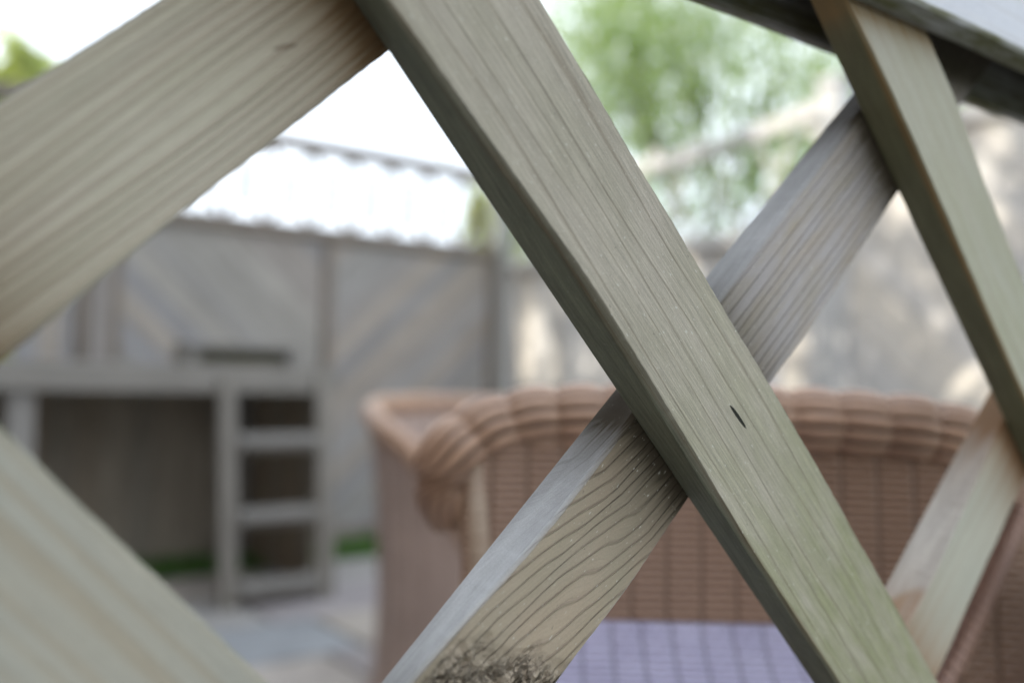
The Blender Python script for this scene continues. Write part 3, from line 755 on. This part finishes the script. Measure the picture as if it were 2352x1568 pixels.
# seat: its near edge runs along the trellis
def seatp(x, t):
    y1 = 1.745; y0 = np.maximum((.292/KA+.601*x)/.799, 1.02)
    return S(x, y0+(y1-y0)*t, .502-.125*(1-np.exp(-(y1-y0)*(1-t)/.11)))
grid_obj('seat', seatp, np.linspace(XL+.06, .71, 60), np.linspace(0, 1, 90), m_cseat, chA, .010, lambda x, t: (x*KA, KA*(np.maximum((.292/KA+.601*x)/.799, 1.02)*(1-t)+1.745*t)))
def apron(x, t):
    y0 = np.maximum((.292/KA+.601*x)/.799, 1.02); return S(x, y0, .375-.22*t)
grid_obj('seat_apron', apron, np.linspace(XL+.06, .71, 40), np.linspace(0, 1, 20), m_cside, chA, .008, lambda x, t: (x*KA, t*.14))
grid_obj('side_panel', lambda y, z: S(XL+.06+0*y, y, z), np.linspace(1.05, 1.76, 30), np.linspace(.16, .40, 20), m_cside, chA, .008, gS)
grid_obj('arm_panel', lambda t, z: (lambda X, Y0: S(X, Y0+(1.80-Y0)*t, z))(.70+.23*np.clip((z-.45)/.28, 0, 1)**.8, (.285/KA+.601*(.70+.23*np.clip((z-.45)/.28, 0, 1)**.8))/.799), np.linspace(0, 1, 40), np.linspace(.16, .74, 40), m_cside, chA, .008, lambda t, z: (t*.10, z*KA))
rpth = [(-.100, 1.80, .672), (-.118, 1.785, .715), (-.122, 1.775, .765), (-.095, 1.785, .808), (-.045, 1.808, .838), (.05, 1.822, .860), (.2, 1.826, .868), (.42, 1.828, .872), (.62, 1.825, .869), (.78, 1.81, .860), (.88, 1.80, .838), (.93, 1.83, .80), (.95, 1.87, .75)]
roll('back_roll', [tuple(S(*p)) for p in rpth], [q*KA for q in (.046, .056, .064, .069, .071, .071, .071, .071, .071, .071, .068, .062, .052)], m_wroll, chA, band=.031, strands=15, res=.0016, win=.022)
def leg(x, y, ztop, r=.033*KA, spl=.06):
    q = S(x, y, ztop); b = MB(); b.tube([tuple(q), (q[0]*1.0, q[1], q[2]*.5), (q[0], q[1], 0)], [r, r*.95, r*.9], 18); b.build('leg', m_wpost, chA, True)
b = MB(); b.tube([tuple(S(-.070, 1.775, .82)), tuple(S(-.050, 1.745, .6)), tuple(S(-.045, 1.72, .35))], .033*KA, 20); b.build('back_post', m_wpost, chA, True)
b = MB(); b.tube([tuple(S(.93, 1.79, .82)), tuple(S(.93, 1.77, .6)), tuple(S(.92, 1.75, .35))], .033*KA, 20); b.build('back_post', m_wpost, chA, True)
for x_, y_, z_ in ((-.045, 1.70, .36), (.90, 1.74, .36), (-.03, 1.09, .37), (.69, 1.60, .37)): leg(x_, y_, z_)
for q0, q1 in (((-.045, 1.70), (.90, 1.74)), ((-.03, 1.09), (.69, 1.60))):
    b = MB(); b.tube([(q0[0]*KA, q0[1]*KA, .28), (q1[0]*KA, q1[1]*KA, .28)], .010, 12); b.build('foot_rail', m_wpost, chA, True)

# far tub chair: flared shell, opening to the right
chB = thing('wicker_armchair', (-.02, 2.76, 0), 'pinkish-brown wicker tub chair with curved flared side, standing further back at the left', 'armchair')
cx, cy = -.015, 2.76
def rimz(a):   # a in degrees; back at 125, opening at 305
    d = abs(((a-125+180) % 360)-180)
    return float(np.interp(d, [0, 45, 65, 90, 110, 126, 136, 152], [.85, .845, .83, .79, .73, .60, .47, .38]))
angs = np.linspace(125-152, 125+152, 150)
rz = np.array([rimz(a) for a in angs])
rz = np.convolve(np.pad(rz, 4, 'edge'), np.ones(9)/9, 'valid')
def shell(ii, t, dr=0.0):
    a = np.radians(np.interp(ii, np.arange(150), angs)); z = .04+(np.interp(ii, np.arange(150), rz)-.04)*t
    r = .335+.055*(z/.88)**3+.035*np.exp(-z*9)-dr
    return np.stack([cx+r*np.cos(a), cy+r*1.0*np.sin(a), z], -1)
ga = lambda i, t: (i*(304/150*math.pi/180*.36), .04+(np.interp(i, np.arange(150), rz)-.04)*t)
grid_obj('shell', lambda i, t: shell(i, t), np.arange(150), np.linspace(0, 1, 50), m_wshell, chB, .022, ga)
rp = shell(np.arange(0, 150, 3).astype(float), np.ones(50)); roll('rim', rp, .030, m_wroll, chB, .05, 10)
b = MB(); n_ = 40; V = [(cx+.33*math.cos(2*math.pi*i/n_), cy+.33*math.sin(2*math.pi*i/n_), .42) for i in range(n_)]+[(cx+.33*math.cos(2*math.pi*i/n_), cy+.33*math.sin(2*math.pi*i/n_), .38) for i in range(n_)]
b.add(V, [list(range(n_)), list(range(n_, 2*n_))[::-1]]+[[i, n_+i, n_+(i+1) % n_, (i+1) % n_] for i in range(n_)], .5, [(p[0], p[1], 0) for p in V]); b.build('seat', m_wseat, chB)

# ------------------------------------------------------------------ trees and climbers
m_bark = plain_mat('bark', (.10, .08, .06), .9, .35, 15)
def leaves(name, pts, size, mat, parent, r, aspect=2.6, droop=.5, label=None):
    """pts Nx3 centres; kite-shaped leaves, folded, hanging"""
    n = len(pts); a = r.uniform(0, 2*np.pi, n)
    dirv = np.stack([np.cos(a)*(1-droop), np.sin(a)*(1-droop), -droop+r.normal(0, .35, n)], -1); dirv /= np.linalg.norm(dirv, axis=1)[:, None]
    sd = np.cross(dirv, r.normal(0, 1, (n, 3))); sd /= np.linalg.norm(sd, axis=1)[:, None]
    nr = np.cross(dirv, sd); L_ = (size*r.uniform(.6, 1.3, n))[:, None]; W = L_/aspect
    V = np.stack([pts, pts+dirv*L_*.45+sd*W*.5+nr*W*.15, pts+dirv*L_, pts+dirv*L_*.45-sd*W*.5+nr*W*.15], 1).reshape(-1, 3)
    q = np.arange(n)*4; F = np.concatenate([np.stack([q, q+1, q+2], -1), np.stack([q, q+2, q+3], -1)]).tolist()
    return mesh_obj(name, V, F, mat, parent, {'tint': ('FLOAT', np.repeat(np.clip(r.normal(.5, .25, n), 0, 1), 4))})
def tree(base, blobs, n, size, mat, label, seed, name='tree', trunk_r=.09, cat='tree', aspect=2.6, droop=.5, grp=None, spray=.12, twigs=14):
    r = np.random.default_rng(seed); base = np.array(base, float)
    t = thing(name, base, label, cat, grp)
    b = MB(); cen = np.mean([q[0] for q in blobs], axis=0)
    tw = []
    for c_, rad in blobs:
        c_ = np.array(c_, float); mid = base+(cen-base)*.45
        p = [base, base+(mid-base)*.5+r.normal(0, .04, 3), mid, (mid+c_)/2+r.normal(0, .08, 3), c_]
        b.tube(p, [trunk_r, trunk_r*.8, trunk_r*.6, trunk_r*.35, trunk_r*.15], 8, cap=False)
        for k in range(twigs):
            d = r.normal(0, 1, 3); d /= np.linalg.norm(d); e = c_+d*np.array(rad)*r.uniform(.5, .95)
            m_ = (c_+e)/2+r.normal(0, .05, 3); b.tube([p[3], m_, e], [trunk_r*.2, trunk_r*.10, trunk_r*.03], 5); tw.append((e, rad))
    b.build('trunk', m_bark, t, True)
    pts = []
    per = n//len(tw)
    for e, rad in tw:
        m_ = np.mean(rad)
        cl = r.normal(0, 1, (5, 3))*m_*.22+e
        for q in cl: pts.append(q+r.normal(0, 1, (per//5+1, 3))*np.array((1, 1, 1.2))*m_*spray)
    leaves('crown', np.concatenate(pts), size, mat, t, r, aspect, droop)
    return t
m_lgreen = leaf_mat('leaves_light', (.15, .21, .10), (.24, .31, .15), (.38, .42, .24), .6)
m_lyellow = leaf_mat('leaves_yellow_green', (.26, .30, .10), (.36, .39, .15), (.48, .48, .22))
m_ldark = leaf_mat('leaves_dark', (.03, .06, .02), (.05, .09, .03), (.08, .13, .05), .3)
# drooping tree beyond the right-hand fence
tree((1.5, 7.6, 0), [((.95, 7.1, 3.1), (.75, .7, .9)), ((1.9, 6.9, 3.2), (.8, .7, .9)), ((1.3, 7.4, 4.0), (1.0, .8, .8)), ((2.5, 6.6, 2.9), (.6, .6, .7)), ((2.9, 6.3, 2.6), (.5, .5, .6)), ((.7, 7.2, 3.6), (.5, .6, .7))],
     19000, .085, m_lgreen, 'airy light green tree with narrow hanging leaves beyond the right-hand fence', 3, 'willow_tree', aspect=3.2, droop=.7, spray=.45, trunk_r=.035, twigs=24)
tree((-6.2, 11.5, 0), [((-5.95, 11.3, 4.2), (.5, .6, .45)), ((-5.6, 11.6, 3.4), (.6, .6, .7)), ((-6.7, 11.6, 3.9), (.6, .6, .55))], 5500, .13, m_lyellow,
     'sunlit yellow-green tree top against the sky at the upper left corner', 4, 'broadleaf_tree', aspect=1.8)
tree((-2.4, 6.4, 0), [((-2.42, 6.1, 2.0), (.35, .25, .28)), ((-2.9, 6.2, 1.8), (.4, .3, .3))], 2500, .07, m_ldark, 'dark bush showing through the lattice at the left end of the fence', 5, 'bush', .03, 'bush')
tree((-.25, 6.35, 0), [((-.22, 6.3, 1.98), (.10, .14, .28)), ((-.1, 6.35, 1.7), (.2, .2, .3))], 1500, .06, m_lyellow, 'yellow-green bush showing through the lattice beside the corner post', 6, 'bush', .03, 'bush')
# climber on the right-hand lattice
r_ = np.random.default_rng(9)
cl = thing('climbing_plant', C+w*1.1+h*.12, 'leafy climber threaded through the lattice on the right-hand fence', 'climbing plant')
b = MB()
for k in range(9):
    x_ = .25+k*.22; b.tube([C+w*x_+h*.08, C+w*(x_+r_.normal(0, .06))+h*.06+vz*.9, C+w*(x_+r_.normal(0, .1))+h*.05+vz*1.6, C+w*(x_+r_.normal(0, .2))+h*.04+vz*2.05], [.010, .008, .006, .003], 6)
b.build('stems', m_bark, cl, True)
xs = r_.uniform(.15, 2.2, 1500); zs = 1.62+.46*r_.beta(1.2, 1.1, 1500)+0; hs = r_.normal(.06, .07, 1500)
leaves('foliage', C+xs[:, None]*w+hs[:, None]*h+zs[:, None]*vz, .05, m_lgreen, cl, r_, 1.7, .5)
# shrub behind the far left post of the deck
tree((-2.5, 3.75, 0), [((-2.42, 3.75, .62), (.22, .2, .3)), ((-2.2, 3.95, .35), (.2, .2, .25))], 1800, .06, m_ldark, 'dark green shrub beside the left end of the play deck', 12, 'shrub', .02, 'shrub')
tree((-2.05, 3.55, 0), [((-2.02, 3.5, 1.10), (.10, .10, .16))], 260, .06, m_lyellow, 'small yellow-green sapling at the left end of the play deck', 13, 'shrub', .012, 'shrub')

# ------------------------------------------------------------------ added out of view, left, to shade the patio: a brick block and a tree
m_brick = NT('shade_house_brick'); bt = m_brick.n.new('ShaderNodeTexBrick'); bt.inputs['Scale'].default_value = 4.5
bt.inputs['Color1'].default_value = (.30, .15, .10, 1); bt.inputs['Color2'].default_value = (.36, .20, .13, 1); bt.inputs['Mortar'].default_value = (.4, .38, .34, 1)
m_brick = m_brick.done(bt.outputs['Color'], .85)
HW = 2.5                       # distance of the long wall from the camera, along -h
o_ = -h*(HW+2.4)-w*.9
hs_ = thing('shade_house', o_, 'added unseen two-storey brick block left of the garden, there to block sun and sky', 'shade_house')
b = MB(); b.box(o_+vz*2.7, w, h, vz, 6.7, 2.4, 2.7, .5); b.build('shade_house_wall', m_brick, hs_)  # added mass out of view that blocks the sun and left sky
m_roof = plain_mat('roof_tiles', (.12, .08, .07), .8, .3, 8)
b = MB()
V = [o_+w*a*7.0+h*c_*2.7+vz*z for a in (-1, 1) for c_, z in ((-1, 5.35), (1, 5.35), (0, 6.9))]
b.add(V, [(0, 1, 2), (3, 5, 4), (0, 3, 4, 1), (1, 4, 5, 2), (2, 5, 3, 0)], .5); b.build('shade_house_roof', m_roof, hs_)
m_glass = plain_mat('window_glass', (.05, .06, .07), .1, .05, 3, .5)
for k in (-3.6, -1.4, .8, 3.0):
    for z_ in (1.4, 4.1):
        b = MB(); b.box(o_+w*k+h*2.41+vz*z_, w, h, vz, .5, .03, .6, .5); b.build('shade_house_window', m_glass, hs_)

bl_ = [(h*.1+w*(-5.6+.75*i)+vz*(3.75+.55*(i % 2)+.2*math.sin(i*2.1)), (.5, .45, .5)) for i in range(7)]  # unseen crown added and shaped to dapple the right-hand fence
tree(tuple(h*-.4-w*4.0), bl_, 6500, .12, m_lgreen, 'added unseen tree between brick block and fence, there to dapple the fence', 21, 'dapple_tree', .07)
